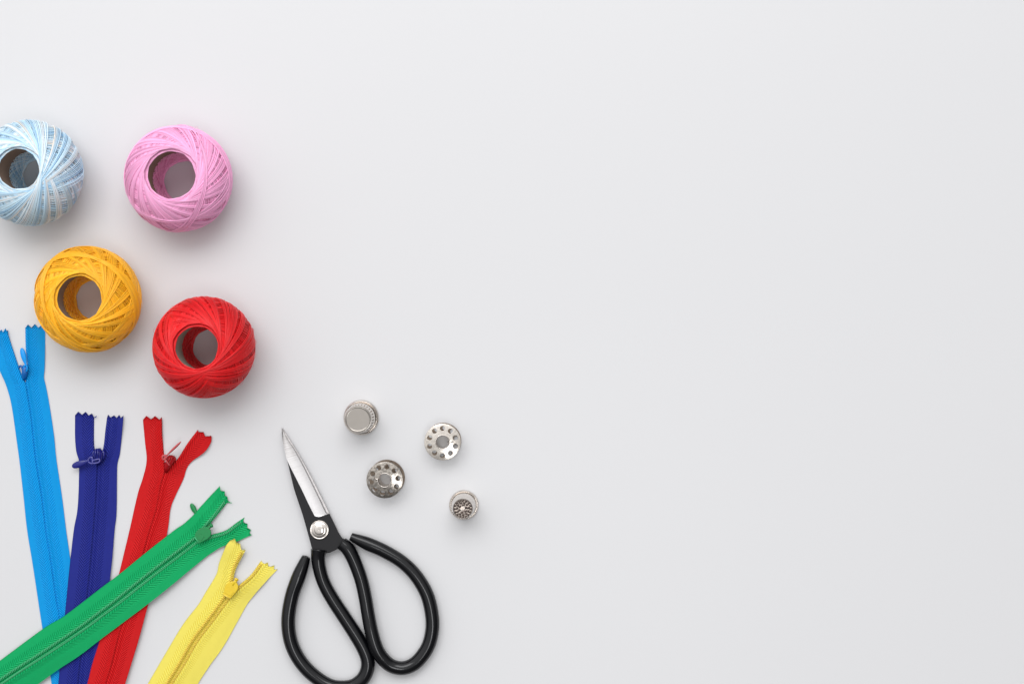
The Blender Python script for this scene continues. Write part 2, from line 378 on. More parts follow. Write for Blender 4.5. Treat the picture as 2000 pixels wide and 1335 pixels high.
def thread_ball(px, py, R, hole, colour, label, seed, spin, bands, low, card, tone=None, pinch=0.16, tall=0.021, sgn=-1, flip=(0.0, 1.4)):
    """px,py: middle of the outline in the photo; R: outer radius (m); hole: mouth radius (m)"""
    rng = np.random.RandomState(seed)
    c = P(px, py, tall)
    root = thing('thread_ball', (c[0], c[1], 0), label, 'thread ball', 'balls of crochet thread')
    zc = tall + TR
    inc0 = math.acos((hole / (R)) ** (1 / 0.86)); H = (tall) / math.sin(inc0)
    mb = MB()
    base = np.array(colour[:3])
    def tone_of(n, s0, arc):
        jit = 1 + rng.uniform(-0.05, 0.05)
        if tone is None:
            cc = np.tile(np.append(base * jit, 1.0), (n, 1))
        else:
            cc = tone(s0 + arc, jit)
        return cc
    state = {'len': 0.0}
    def band(node, inc, m, off, drift=1.0, wob=0.0, spread=1.0, amp=0.0, uneven=0.25):
        n = int(84 * m); t = np.linspace(0, 2 * PI * m, n)
        dnode = 2 * TR / (R * max(math.sin(inc), 0.35)) * spread
        k = t / (2 * PI)
        steps = np.concatenate([[0], np.cumsum(1 + rng.uniform(0.0, uneven, m + 1))])
        kk = np.interp(k, np.arange(m + 2), steps)
        incv = inc + wob * np.sin(k * 2.1 + node) + np.repeat(rng.uniform(-0.010, 0.010, m + 2), 84)[:n]
        ker = np.ones(41) / 41
        incv = np.convolve(np.pad(incv, 20, 'edge'), ker, 'valid')
        lat = np.arcsin(np.sin(incv) * np.sin(t))
        lon = np.arctan2(np.cos(incv) * np.sin(t), np.cos(t)) * sgn
        lon = lon + node + sgn * drift * dnode * kk
        # which of the two crossing directions lies on top changes round the ball
        o = off + amp * np.tanh(3 * np.cos(t)) * np.tanh(4 * (np.cos(lon - flip[0]) + flip[1])) + np.interp(k, np.arange(m + 2), rng.uniform(-0.00018, 0.00018, m + 2))
        p = ball_map(lat, lon, R, H, o, pinch)
        up = p / np.array([R * R, R * R, H * H]); up /= np.linalg.norm(up, axis=1)[:, None]
        V, F = tube(p, TR, 6, up, caps=False)
        L = np.concatenate([[0], np.cumsum(np.linalg.norm(np.diff(p, axis=0), axis=1))])
        cc = tone_of(n, state['len'], L)
        turn = np.interp(k, np.arange(m + 2), rng.uniform(0.76, 1.08, m + 2)); cc[:, :3] *= turn[:, None]
        cc = np.repeat(cc, 6, 0); state['len'] += L[-1]
        mb.add(V + [c[0], c[1], zc], F, cc)
    # under layer: close winding right over the heart
    nA = 30
    for k in range(nA):
        band(spin + k * 2 * PI / nA, inc0 + rng.uniform(-0.015, 0.012), 8, -0.0026, uneven=0.1)
    # rungs: single strands a little apart, laid mostly across the bands that cover them
    nM = 20
    for k in range(nM):
        band(spin + 1.3 + sgn * k * 2 * PI / nM, inc0 - 0.02 + rng.uniform(-0.03, 0.02), 7, -0.0007, spread=2.2, amp=-0.0004, uneven=0.7)
    # top layer: bands of parallel strands with ladders of the layer below between them
    for k in range(bands):
        band(spin + sgn * (k * 2 * PI / bands + rng.uniform(-0.05, 0.05)), inc0 + rng.uniform(-0.06, 0.0), rng.randint(4, 8), -0.0006 + 0.0003 * k / bands, amp=0.0006, spread=1.3, uneven=0.45)
    for (node, inc, m, off, spread) in low:
        band(node, inc, m, off - 0.0006, 1.0, 0.03, spread, uneven=0.5)
    # solid heart of the winding, ending inside at the cardboard
    la = np.linspace(-inc0 + 0.02, inc0 - 0.02, 40)
    pr = ball_map(la, la * 0, R, H, -0.0022, pinch)
    prof = [(q[0], q[2] + zc) for q in pr]
    rt, rb = prof[-1][0], prof[0][0]
    prof = prof + [(hole + 0.0004, prof[-1][1] - 0.0015), (hole + 0.0002, zc + tall * 0.62), (hole + 0.0002, 0.016),
                   (hole * (1 - pinch) + 0.0013, 0.0055), (rb, prof[0][1])]
    V, F = lathe(prof, 96, (c[0], c[1], 0)); mb.add(V, F, np.tile(np.append(base * 0.95, 1.0), (len(V), 1)) if tone is None else tone(np.linspace(0, 3, len(V)), 0.95))
    # strands crossing inside the mouth under the lower end of the cardboard
    for k in range(110):
        a0 = k * 2 * PI / 55 + rng.uniform(-0.06, 0.06); d = (1 if k % 2 else -1) * rng.uniform(0.7, 1.1)
        q = np.linspace(0, 1, 14); rr = (hole - 0.0002) * (1 - q) + (hole * (1 - pinch) + 0.0002) * q
        zz = 0.0185 * (1 - q) ** 1.2 + 0.0012
        a = a0 + d * q
        p = np.stack([rr * np.cos(a) + c[0], rr * np.sin(a) + c[1], zz], -1)
        up = np.stack([-np.cos(a), -np.sin(a), 0.3 + 0 * a], -1)
        V, F = tube(p, TR * 0.9, 5, up, caps=False)
        mb.add(V, F, np.repeat(tone_of(14, rng.uniform(0, 3), np.linspace(0, 0.02, 14)), 5, 0))
    # loose fibres standing off the strands
    for k in range(70):
        la_, lo_ = rng.uniform(-0.2, 1.0), rng.uniform(0, 2 * PI)
        p0 = ball_map(np.array([la_]), np.array([lo_]), R, H, 0.0002, pinch)[0]; nrm = p0 / np.linalg.norm(p0)
        dv = np.cross(nrm, rng.normal(size=3)); dv /= np.linalg.norm(dv); ln = rng.uniform(.0015, .0045)
        q = np.linspace(0, 1, 8)[:, None]; p = p0 + dv * q * ln + nrm * (np.sin(q * PI * .8) * rng.uniform(.0003, .0011))
        V, F = tube(p + [c[0], c[1], zc], 0.00005, 4, nrm, caps=False); mb.add(V, F, np.repeat(tone_of(8, rng.uniform(0, 3), np.linspace(0, .01, 8)), 4, 0))
    mb.build('thread_winding', colour_mat[label], root)
    # cardboard tube
    t0, t1 = 0.0165, zc + tall * 0.80
    V, F = lathe([(hole - 0.0001, t0), (hole - 0.0001, t1 - 0.0002), (hole + 0.0004, t1), (hole + 0.0009, t1 - 0.0002), (hole + 0.0009, t0), (hole - 0.0001, t0)], 96, (c[0], c[1], 0))
    mesh('core_tube', V, F, card, root)
    return root

def blue_tone(s, jit):
    """space-dyed strand: pale blue running to mid blue, white and a little cream along its length"""
    s = np.asarray(s)
    a = np.array([0.64, 0.83, 0.94]); b = np.array([0.38, 0.66, 0.90]); w = np.array([0.90, 0.93, 0.95]); cr = np.array([0.90, 0.79, 0.68])
    ph = (s / 3.1) % 1.0
    keys = np.array([0, .10, .20, .36, .52, .62, .70, .73, .77, .90, 1.0])
    colr = np.array([a, b, a, a, w, a, w * .6 + a * .4, cr, w * .5 + a * .5, b * .6 + a * .4, a])
    out = np.stack([np.interp(ph, keys, colr[:, k]) for k in range(3)], -1) * jit
    return np.concatenate([out, np.ones((len(out), 1))], 1)

colour_mat = {}
L_BLUE = 'pale blue and white variegated thread ball wound on a brown cardboard tube'
L_PINK = 'pink thread ball wound on a brown cardboard tube'
L_YEL = 'golden yellow thread ball lying against the cut end of the light blue zipper'
L_RED = 'red thread ball wound on a grey cardboard tube'
for l in (L_BLUE, L_PINK, L_YEL, L_RED): colour_mat[l] = mat_thread('mercerised_thread')

thread_ball(59, 338, 0.0292, 0.0126, (0.5, 0.7, 0.85), L_BLUE, 3, 0.55, 22, [], M_CARD, tone=blue_tone, tall=0.0215, flip=(1.45, 0.26))
thread_ball(349, 349, 0.0294, 0.0148, (0.98, 0.45, 0.72), L_PINK, 11, 2.6, 22,
            [(0.4, 0.62, 12, 0.0009, 1.2), (3.6, 0.40, 16, 0.0010, 1.0), (1.6, 0.95, 7, 0.0011, 1.0)], M_CARD, tall=0.0200)
thread_ball(172, 584, 0.0293, 0.0139, (0.99, 0.495, 0.013), L_YEL, 23, 4.4, 18,
            [(0.9, 0.55, 20, 0.0008, 1.1), (3.0, 0.72, 14, 0.0012, 1.0), (5.2, 0.88, 10, 0.0013, 1.0), (2.0, 0.3, 12, 0.0008, 1.0)], M_CARD, tall=0.0190, pinch=0.12)
thread_ball(399, 678, 0.0281, 0.0132, (0.78, 0.006, 0.010), L_RED, 31, 0.2, 22,
            [(5.4, 0.30, 12, 0.0006, 1.0)], M_CARD_GREY, tall=0.0225, flip=(0.5, 0.26))

# ------------------------------------------------------------------ zippers
def smoothstep(a, b, x):
    t = np.clip((x - a) / (b - a), 0, 1); return t * t * (3 - 2 * t)

def tape(root, cut, outer, inner, zkeys, mat, coil=None, seed=0, flare=20.0, coil_mat=None, lift=0.0, stray=None):
    """one half of a zipper. cut: photo outline of the pinked end from the outer edge to the inner edge;
    outer, inner: photo outlines of the two long edges; zkeys: (mm along, height mm)"""
    rng = np.random.RandomState(seed)
    NR, NC = 150, 31
    o = spline(outer, NR); i = spline(inner, NR)
    w = np.array([0, .03, .06, .10, .14, .2, .27] + list(np.linspace(.35, 1.0, NC - 7)))  # 0 inner .. 1 outer
    px = i[:, None, :] * (1 - w)[None, :, None] + o[:, None, :] * w[None, :, None]
    mid = px[:, NC // 2]; along = np.concatenate([[0], np.cumsum(np.linalg.norm(np.diff(mid, axis=0), axis=1))]) / 3.4   # mm
    wid = np.linalg.norm(o - i, axis=1) / 3.4
    U = w[None, :] * wid[:, None]; Vv = np.repeat(along[:, None], NC, 1)
    zk = np.array(zkeys, dtype=float)
    z = np.interp(along, zk[:, 0], zk[:, 1]); ker = np.hanning(15); ker /= ker.sum()
    z = np.convolve(np.pad(z, 7, 'edge'), ker, 'valid')[:, None] + 0 * U
    # rolled seam edge, a little sag to the outer edge, soft waves by the open end
    if coil is None:
        z = z + 0.55 * np.exp(-((U - 1.0) / 0.8) ** 2) - 0.75 * np.exp(-(U / 0.28) ** 2)
    else:
        z = z + 0.35 * np.exp(-((U - 2.9) / 0.8) ** 2) - 0.45 * np.exp(-(U / 1.2) ** 4)
    z = z - 0.25 * smoothstep(0.6, 1.0, w)[None, :]
    f = np.exp(-(along / flare) ** 2)[:, None]
    a1, a2 = rng.uniform(0, 6, 2)
    z = z + f * (0.9 * lift * np.sin(along[:, None] / 7.0 + a1 + U * 0.10) + 0.5 * lift * np.sin(along[:, None] / 4.0 + a2 - U * 0.22)) + f * lift * 0.6
    z = z + 0.10 * np.sin(along[:, None] / 9.0 + a2) * (1 + 0.2 * np.sin(U))
    z = np.maximum(z, 0.30)
    # pinked end
    cutp = np.array(cut, dtype=float)
    L = np.concatenate([[0], np.cumsum(np.linalg.norm(np.diff(cutp, axis=0), axis=1))]); L /= L[-1]
    # columns snapped to the tips of the cut
    wc = 1 - w
    snap = wc.copy()
    for l in L:
        j = int(np.argmin(np.abs(wc - l))); snap[j] = l
    snap[0], snap[-1] = 1.0, 0.0
    first = np.stack([np.interp(snap, L, cutp[:, k]) for k in range(2)], -1)
    px = np.concatenate([first[None], px]); z = np.concatenate([z[:1], z])
    U = np.concatenate([U[:1], U]); Vv = np.concatenate([Vv[:1] - np.linalg.norm(first - px[1], axis=1)[None] / 3.4, Vv])
    zm = z / 1000
    k = (D - zm) / D / PPM
    top = np.stack([(px[..., 0] - 1000) * k, -(px[..., 1] - 667.5) * k, zm], -1)
    bot = top.copy(); bot[..., 2] -= 0.00028
    nr = len(px)
    V = np.concatenate([top.reshape(-1, 3), bot.reshape(-1, 3)]); n0 = nr * NC
    F = grid_faces(nr, NC); F2 = F[:, ::-1] + n0
    def strip(ids): 
        ids = np.asarray(ids); return np.stack([ids[:-1], ids[:-1] + n0, ids[1:] + n0, ids[1:]], 1)
    F = np.vstack([F, F2, strip(np.arange(nr) * NC), strip(np.arange(nr) * NC + NC - 1)[:, ::-1], strip(np.arange(NC))[:, ::-1], strip((nr - 1) * NC + np.arange(NC))])
    uv = np.stack([U, Vv], -1).reshape(-1, 2); uv = np.concatenate([uv, uv])
    mb = MB(); mb.add(V, F, u=uv)
    if stray:
        for pts in stray:
            pp = np.array([P(x, y, zz / 1000) for x, y, zz in pts]); pp = spline(pp, 14)
            TV, TF = tube(pp, 0.00017, 6, (0, 0, 1), caps=False); mb.add(TV, TF, u=np.tile([[9.0, 1.0]], (len(TV), 1)))
    ob = mb.build('tape', mat, root)
    ob.data.normals_split_custom_set  # (flat shading would show facets; smooth is kept)
    # teeth: a nylon coil sewn along the inner edge
    if coil is not None:
        cu = coil                                                     # mm from the inner edge
        q = np.linspace(2, nr - 1, 3000)
        idx = np.clip(q.astype(int), 0, nr - 2); fr = (q - idx)[:, None]
        line0 = top[idx, 0] * (1 - fr) + top[idx + 1, 0] * fr; lineN = top[idx, NC - 1] * (1 - fr) + top[idx + 1, NC - 1] * fr
        dirr = lineN - line0; dirr[:, 2] = 0; dirr /= np.linalg.norm(dirr, axis=1)[:, None]
        base = line0 + dirr * cu / 1000; base[:, 2] = np.interp(q, np.arange(nr), zm[:, 8]) + 0.00035
        T = np.gradient(base, axis=0); LL = np.concatenate([[0], np.cumsum(np.linalg.norm(np.diff(base, axis=0), axis=1))])
        turns = LL[-1] / 0.00105; n = int(turns * 14)
        s = np.linspace(0, LL[-1], n); ph = s / 0.00105 * 2 * PI
        cen = np.stack([np.interp(s, LL, base[:, j]) for j in range(3)], -1); dr = np.stack([np.interp(s, LL, dirr[:, j]) for j in range(3)], -1)
        helix = cen + dr * (0.00070 * np.cos(ph))[:, None]; helix[:, 2] += 0.00042 * np.sin(ph)
        V, F = tube(helix, 0.00027, 6, (0.01, 0.02, 1), caps=False)
        mesh('zipper_teeth', V, F, coil_mat, ob)
    return ob

def petal(mb, a, b, width, thick, n=24, sides=16, blunt=0.55):
    """flat leaf-shaped pull from a to b"""
    a = np.asarray(a); b = np.asarray(b); t = np.linspace(0, 1, n)
    wv = np.where(t < .62, 0.22 + 0.78 * np.sin(PI / 2 * t / .62) ** 1.3, np.sqrt(np.clip(1 - ((t - .62) / .38) ** 2.4, 0, 1))); wv[-1] = 0.05
    p = a + (b - a) * t[:, None]
    V, F = tube(p, width / 2 * wv, sides, (0, 0, 1), caps=True, flat=thick / width); mb.add(V, F)

GROUP_Z = 'zippers fanned out at the lower left'
def zipper(label, at):
    p = P(*at, 0); return thing('zipper', (p[0], p[1], 0), label, 'zipper', GROUP_Z)

# --- light blue (lowest of the fan)
Tb = mat_tape('light_blue_tape', (0.0, 0.23, 0.68, 1), (0.001, 0.45, 0.95, 1)); Eb = mat_enamel('light_blue_enamel', (0.0, 0.32, 0.86, 1), 0.3, 0.3)
zb = zipper('light blue zipper with closed seam and upright teardrop pull', (70, 900))
seam = [(50.5, 748), (55, 775), (62, 820), (70, 895), (82, 970), (90, 1035), (99, 1091), (110, 1167), (116, 1201), (126, 1280), (133, 1345), (138, 1390)]
tape(zb, [(-22, 650), (-17, 643), (-12, 650), (-6, 642), (-1, 648), (2.5, 643), (5.5, 649), (10.5, 641), (13, 646), (15.7, 645)],
     [(-22, 656), (-17, 680), (-8, 705), (0, 725), (12.6, 754), (23, 794), (33.5, 867), (38, 900), (46, 970), (53, 1035), (65, 1109), (83, 1228), (99, 1323), (106, 1388)],
     [(16, 653), (22, 672), (34, 708), (44, 736)] + seam, [(0, 1.6), (25, 1.0), (200, 0.8)], Tb, seed=1, lift=0.9)
tape(zb, [(88, 641), (84, 641), (80, 635.5), (74.5, 640), (68, 632.5), (61, 640), (54.5, 633.5), (49.3, 640)],
     [(88, 645), (88, 670), (87, 718), (85.7, 737), (89.5, 754), (96, 788), (105, 848), (110, 897), (121, 970), (129, 1035), (137, 1091), (147, 1167), (155, 1235), (164, 1320), (170, 1388)],
     [(49.4, 644), (50.3, 681), (53.3, 712), (51, 735)] + seam, [(0, 0.8), (200, 0.8)], Tb, seed=2, lift=0.5)
sl = MB()
add_tube(sl, [P(47, 741, .0012), P(48, 734, .0025), P(49, 724, .0030), P(49, 713, .0026)], [.0009, .0016, .0019, .0014], 12)
add_tube(sl, spline([P(45, 735, .003), P(47, 727, .0040), P(51, 719, .0042), P(52, 713, .003)], 14), .0006, 8)
add_tube(sl, spline([P(37, 718, .0022), P(40, 714, .0034), P(43, 718, .0036), P(45, 722, .003)], 14), .00055, 8)
slo = mb_poly('slider', sl, mat_enamel('deep_blue_enamel', (0.0, 0.12, 0.44, 1)), zb)
rg = MB(); add_tube(rg, spline([P(47, 716, .0040), P(50, 713, .0044), P(53, 716, .0046), P(52.5, 723, .0044), P(48.5, 725, .004)], 40, True), .00045, 8, closed=True)
mb_poly('pull_ring', rg, Eb, slo)
pm = MB(); petal(pm, P(51.5, 716, .0042), P(42, 679, .0032), .0031, .0016, blunt=0.5); mb_poly('pull_tab', pm, Eb, slo)

# --- navy
Tn = mat_tape('navy_tape', (0.004, 0.007, 0.13, 1), (0.028, 0.042, 0.38, 1)); En = mat_enamel('navy_enamel', (0.008, 0.012, 0.19, 1), 0.22)
zn = zipper('navy blue zipper with closed seam and leaf pull folded sideways', (190, 960))
seam = [(190.5, 906), (190.5, 919), (188, 971), (186, 1000), (183, 1035), (177.5, 1098), (171, 1163), (158, 1284), (152, 1345), (147, 1390)]
zN = [(0, 0.8), (55, 0.8), (85, 1.9), (200, 2.0)]
tape(zn, [(146.5, 810.5), (152.8, 803.5), (160, 809.7), (167, 803.8), (173, 811), (179, 807), (183.8, 815)],
     [(146.5, 816), (146.5, 853), (149, 881), (154, 898.5), (154.4, 916), (153.3, 963), (150.5, 1000), (144, 1035), (135, 1114), (127, 1197), (116, 1310), (110, 1388)],
     [(183.8, 818), (183.5, 862), (185.5, 880)] + seam, zN, Tn, seed=3, lift=0.7, stray=[[(183, 815, .9), (186, 814, 1.2), (188.5, 812, 1.8), (187, 815, 2.0)]])
tape(zn, [(241, 811), (236, 816), (232.6, 809.7), (227.5, 816), (222.8, 810.5), (215.7, 815), (211, 809.2), (208.6, 817)],
     [(240.5, 818), (238.5, 842), (234.3, 884), (229.3, 905), (228.3, 931.6), (227.5, 1000), (223.6, 1035), (219, 1091), (213, 1145), (203, 1240), (195, 1335), (190, 1388)],
     [(208.3, 820), (205.5, 842), (203, 866), (199, 884)] + seam, zN, Tn, seed=4, lift=0.7)
sl = MB()
add_tube(sl, [P(192, 905, .0018), P(192.5, 897, .003), P(192.5, 886, .0036), P(191, 876, .0030)], [.0014, .0024, .0026, .0018], 14)
for dx in (-3.2, 1.2): add_tube(sl, spline([P(190.5 + dx, 893, .0052), P(190 + dx, 885, .0062), P(190 + dx, 877, .0052)], 12), .0006, 8)
add_tube(sl, spline([P(184, 880, .002), P(182, 886, .0024), P(184, 893, .002)], 8), .0008, 8)
add_tube(sl, spline([P(200, 880, .002), P(203, 886, .0024), P(200, 896, .002)], 8), .0012, 8)
slo = mb_poly('slider', sl, En, zn)
Enl = mat_enamel('navy_ring_enamel', (0.10, 0.10, 0.36, 1), 0.15)
rg = MB(); add_tube(rg, spline([P(174.5, 894, .0055), P(180, 892.5, .006), P(180.6, 898, .006), P(187, 897, .0062), P(193.5, 896, .006), P(194.6, 899.5, .006), P(192, 902.5, .006), P(184, 904, .006), P(177, 904, .0058), P(172, 900, .005)], 70, True), .00042, 8, closed=True)
add_tube(rg, [P(180.5, 897, .006), P(181, 904, .006)], .00042, 8)
mb_poly('pull_ring', rg, Enl, slo)
pm = MB(); petal(pm, P(174.5, 898.5, .0054), P(140.5, 911.0, .0046), .0038, .0014, blunt=0.62); mb_poly('pull_tab', pm, En, slo)

# --- red
Tr = mat_tape('red_tape', (0.46, 0.002, 0.004, 1), (0.85, 0.014, 0.016, 1)); Er = mat_enamel('red_enamel', (0.40, 0.006, 0.010, 1), 0.25, 0.3)
zr = zipper('red zipper with flared open end and pull standing on edge', (300, 960))
seam = [(322, 924), (315, 947), (310, 975), (303, 1005), (291, 1042), (268, 1125), (250, 1185), (233, 1240), (218, 1300), (207, 1335), (192, 1390)]
zR = [(0, 0.9), (50, 0.9), (100, 2.9), (200, 3.1)]
tape(zr, [(279.4, 819), (285.7, 811.7), (295.2, 818.3), (302.7, 812), (311, 819), (316, 814), (316.4, 818)],
     [(279.6, 824), (283.4, 865.5), (286.3, 890), (285, 909.5), (278, 936), (270, 960), (260.6, 1000), (252.8, 1035), (231.5, 1122.6), (212, 1192), (194.4, 1251), (180, 1296), (171, 1332), (155, 1388)],
     [(316.5, 822), (317, 848), (319.5, 878), (322, 905)] + seam, zR, Tr, seed=5, lift=0.8)
tape(zr, [(413.2, 852), (411, 850), (409.5, 851), (400, 851.5), (397.5, 843.5), (393.5, 843), (388, 843.5), (385.6, 839)],
     [(412.8, 861), (408, 871), (397.4, 884), (375.4, 900), (364.8, 914), (358, 935), (342.4, 968), (333, 993), (326, 1042), (306, 1125), (289, 1181), (272, 1244), (255, 1300), (244, 1335), (228, 1388)],
     [(384.5, 841), (366, 865.5), (347, 895), (331, 912)] + seam, zR, Tr, seed=6, lift=0.8)
sl = MB()
add_tube(sl, [P(324, 921, .0015), P(328, 908, .003), P(333, 897, .0036), P(335, 889, .003)], [.0010, .0021, .0024, .0017], 14)
add_tube(sl, spline([P(333.5, 890, .0055), P(330, 897, .0066), P(327.5, 904, .0052)], 12), .0006, 8)
add_tube(sl, spline([P(337, 889, .0045), P(334.5, 897, .0054), P(331, 905, .004)], 12), .0006, 8)
add_tube(sl, spline([P(339, 893, .002), P(341, 896, .0026), P(338, 902, .002)], 8), .0010, 8)
slo = mb_poly('slider', sl, Er, zr)
Erl = mat_enamel('red_ring_enamel', (0.62, 0.10, 0.11, 1), 0.15)
rg = MB(); add_tube(rg, spline([P(319.5, 891, .007), P(325, 900, .0072), P(331, 908, .0062)], 14), .00042, 8)
add_tube(rg, spline([P(325.5, 890, .0078), P(321, 888.5, .0082), P(317.5, 891, .008), P(318.5, 896, .0074), P(322.5, 896, .0074), P(324.5, 892.5, .0078)], 30, True), .0006, 8, closed=True)
mb_poly('pull_ring', rg, Erl, slo)
pm = MB(); petal(pm, P(322, 892.5, .0070), P(354, 861.5, .0075), .0014, .0036, blunt=0.6); mb_poly('pull_tab', pm, Erl, slo)

# --- green (crosses over the other three, coil side up)
Tg = mat_tape('green_tape', (0.0, 0.29, 0.080, 1), (0.006, 0.56, 0.18, 1)); Eg = mat_enamel('green_enamel', (0.0, 0.24, 0.06, 1), 0.35)
Cg = mat_enamel('green_coil', (0.06, 0.48, 0.20, 1), 0.3)
zg = zipper('green zipper laid slantwise across three other zippers', (300, 1120))
seam = [(383, 1054), (375, 1060), (290, 1125), (225, 1177), (200, 1195.7), (157, 1228), (90, 1273), (40, 1305), (7, 1327), (-40, 1360)]
zG = [(0, 1.0), (30, 2.2), (55, 4.6), (110, 4.6), (150, 3.6), (180, 3.0)]
tape(zg, [(429, 948.7), (431, 958), (439, 959), (439, 967), (444, 969.5), (445, 977), (450, 981)],
     [(427, 951), (413, 965.6), (392.4, 988), (375.6, 1007), (357, 1023.6), (340, 1035), (285, 1078), (231.5, 1121.5), (200, 1145), (128, 1200), (85.4, 1226), (0, 1289), (-55, 1330)],
     [(444, 981), (441, 984), (418.6, 1012), (405, 1027), (394, 1043)] + seam, zG, Tg, coil=1.3, coil_mat=Cg, seed=7, lift=0.9, flare=28,
     stray=[[(446, 979, 1.2), (449, 981, 1.6), (453, 981.5, 2.0)]])
tape(zg, [(491.7, 1044), (487, 1040.5), (490, 1034), (482.5, 1029.5), (483.5, 1022.5), (474, 1019), (477.6, 1009.6)],
     [(484, 1047), (462, 1057), (433.6, 1066.7), (415, 1078), (402, 1087), (373.7, 1110), (340, 1138), (290, 1177.7), (200, 1245), (157, 1278), (114.6, 1306), (74, 1335), (20, 1372)],
     [(474, 1012), (462, 1020), (441, 1035), (415, 1043), (402, 1047)] + seam, zG, Tg, coil=1.3, coil_mat=Cg, seed=8, lift=0.7, flare=28)
slo = plate('slider', [(379.7, 1046.7), (381.3, 1041), (383.6, 1037), (390.4, 1031.2), (395, 1029.3), (400, 1028.6), (404.5, 1029), (408, 1031), (410.6, 1034.3), (411.8, 1038), (412, 1042.5), (410.8, 1046.7), (404, 1052.5), (396, 1057), (389.4, 1060), (387.4, 1059)], .0046, .0056, Eg, zg, .00025)
kb = MB(); add_tube(kb, [P(402, 1034, .0045), P(409, 1028.5, .0047), P(411.5, 1026.5, .0048)], [.0010, .0009, .0009], 10)
add_tube(kb, [P(410.5, 1027, .0048), P(412, 1026, .0049), P(414, 1024.6, .0049), P(415.3, 1023.8, .0048)], [.0006, .0013, .0013, .0006], 12)
mb_poly('knob', kb, Eg, slo)
plate('locking_plate', [(383.8, 1050.5), (388.5, 1041.5), (399, 1046.5), (393, 1055.5)], .00575, .00590, Eg, slo, .0001)
bp_ = MB(); add_tube(bp_, [P(380, 1047.6, .0056), P(388.2, 1059.3, .0056)], .0003, 8); mb_poly('rim', bp_, Cg, slo)
pm = MB(); petal(pm, P(386, 1008, .0012), P(372.8, 982.5, .0017), .0029, .0012, blunt=0.35); mb_poly('pull_tab', pm, Eg, slo)

# --- yellow (coil side up, tip over the green tape)
Ty = mat_tape('yellow_tape', (0.92, 0.75, 0.075, 1), (0.99, 0.90, 0.20, 1)); Ey = mat_enamel('yellow_enamel', (0.82, 0.58, 0.02, 1), 0.3)
Cy = mat_enamel('yellow_coil', (0.88, 0.66, 0.09, 1), 0.35)
zy = zipper('yellow zipper with exposed coil, its cut tip over the green zipper', (420, 1200))
seam = [(447, 1160), (440.4, 1170), (410, 1211), (380, 1251), (355, 1295), (330, 1335), (306, 1378)]
zY = [(0, 3.2), (14, 2.0), (30, 1.0), (200, 0.9)]
tape(zy, [(449.5, 1054.5), (453, 1054), (458, 1050.8), (461.7, 1059), (469, 1061), (471, 1074), (479.5, 1073)],
     [(447.5, 1057), (441, 1066), (428, 1098.5), (422.4, 1121), (402, 1155), (387, 1180), (357, 1219), (322, 1277), (290, 1332), (264, 1376)],
     [(478, 1077), (471, 1090), (460, 1112), (455, 1135), (452, 1150)] + seam, zY, Ty, coil=1.25, coil_mat=Cy, seed=9, lift=0.6, flare=24)
tape(zy, [(542, 1110.7), (534.7, 1111.6), (535.7, 1103), (524.5, 1107), (522.6, 1097.6), (514, 1101.3), (510.4, 1094)],
     [(540, 1113), (525, 1128.5), (503, 1153), (492, 1166.5), (482, 1180), (462, 1216), (436, 1262), (410, 1298), (386.5, 1334), (360, 1378)],
     [(508.5, 1096), (490, 1121), (469, 1140), (458, 1150)] + seam, [(0, 1.0), (200, 0.9)], Ty, coil=1.25, coil_mat=Cy, seed=10, lift=0.6, flare=24)
slo = plate('slider', [(435.4, 1159.6), (437.3, 1153), (438.7, 1147), (440.5, 1141.5), (445, 1137.3), (451, 1135), (455, 1134.3), (458.5, 1134.5), (462.5, 1138), (464.6, 1142), (465, 1146), (464.2, 1150), (461, 1155), (455, 1162), (449.4, 1168)], .0036, .0046, Ey, zy, .00025)
kb = MB(); add_tube(kb, [P(455, 1142, .0036), P(459.5, 1135, .0038), P(461.5, 1131.5, .0040)], [.0011, .0010, .0009], 10)
add_tube(kb, [P(460.6, 1132.6, .0040), P(461.5, 1131, .0041), P(462.4, 1129.4, .0041), P(463, 1128.3, .0040)], [.0007, .0013, .0013, .0006], 12)
mb_poly('knob', kb, Ey, slo)
plate('locking_plate', [(439, 1156.5), (443.5, 1147.6), (456.5, 1155.3), (450.6, 1163.4)], .00475, .00490, Ey, slo, .0001)
bp_ = MB(); add_tube(bp_, [P(436, 1160, .0046), P(449, 1167.8, .0046)], .00036, 8); mb_poly('rim', bp_, Cy, slo)

# ------------------------------------------------------------------ scissors
c = P(626.5, 1031.5, 0)
sc = thing('scissors', (c[0], c[1], 0), 'closed scissors with black plastic coated loop handles and pointed steel blades', 'scissors')
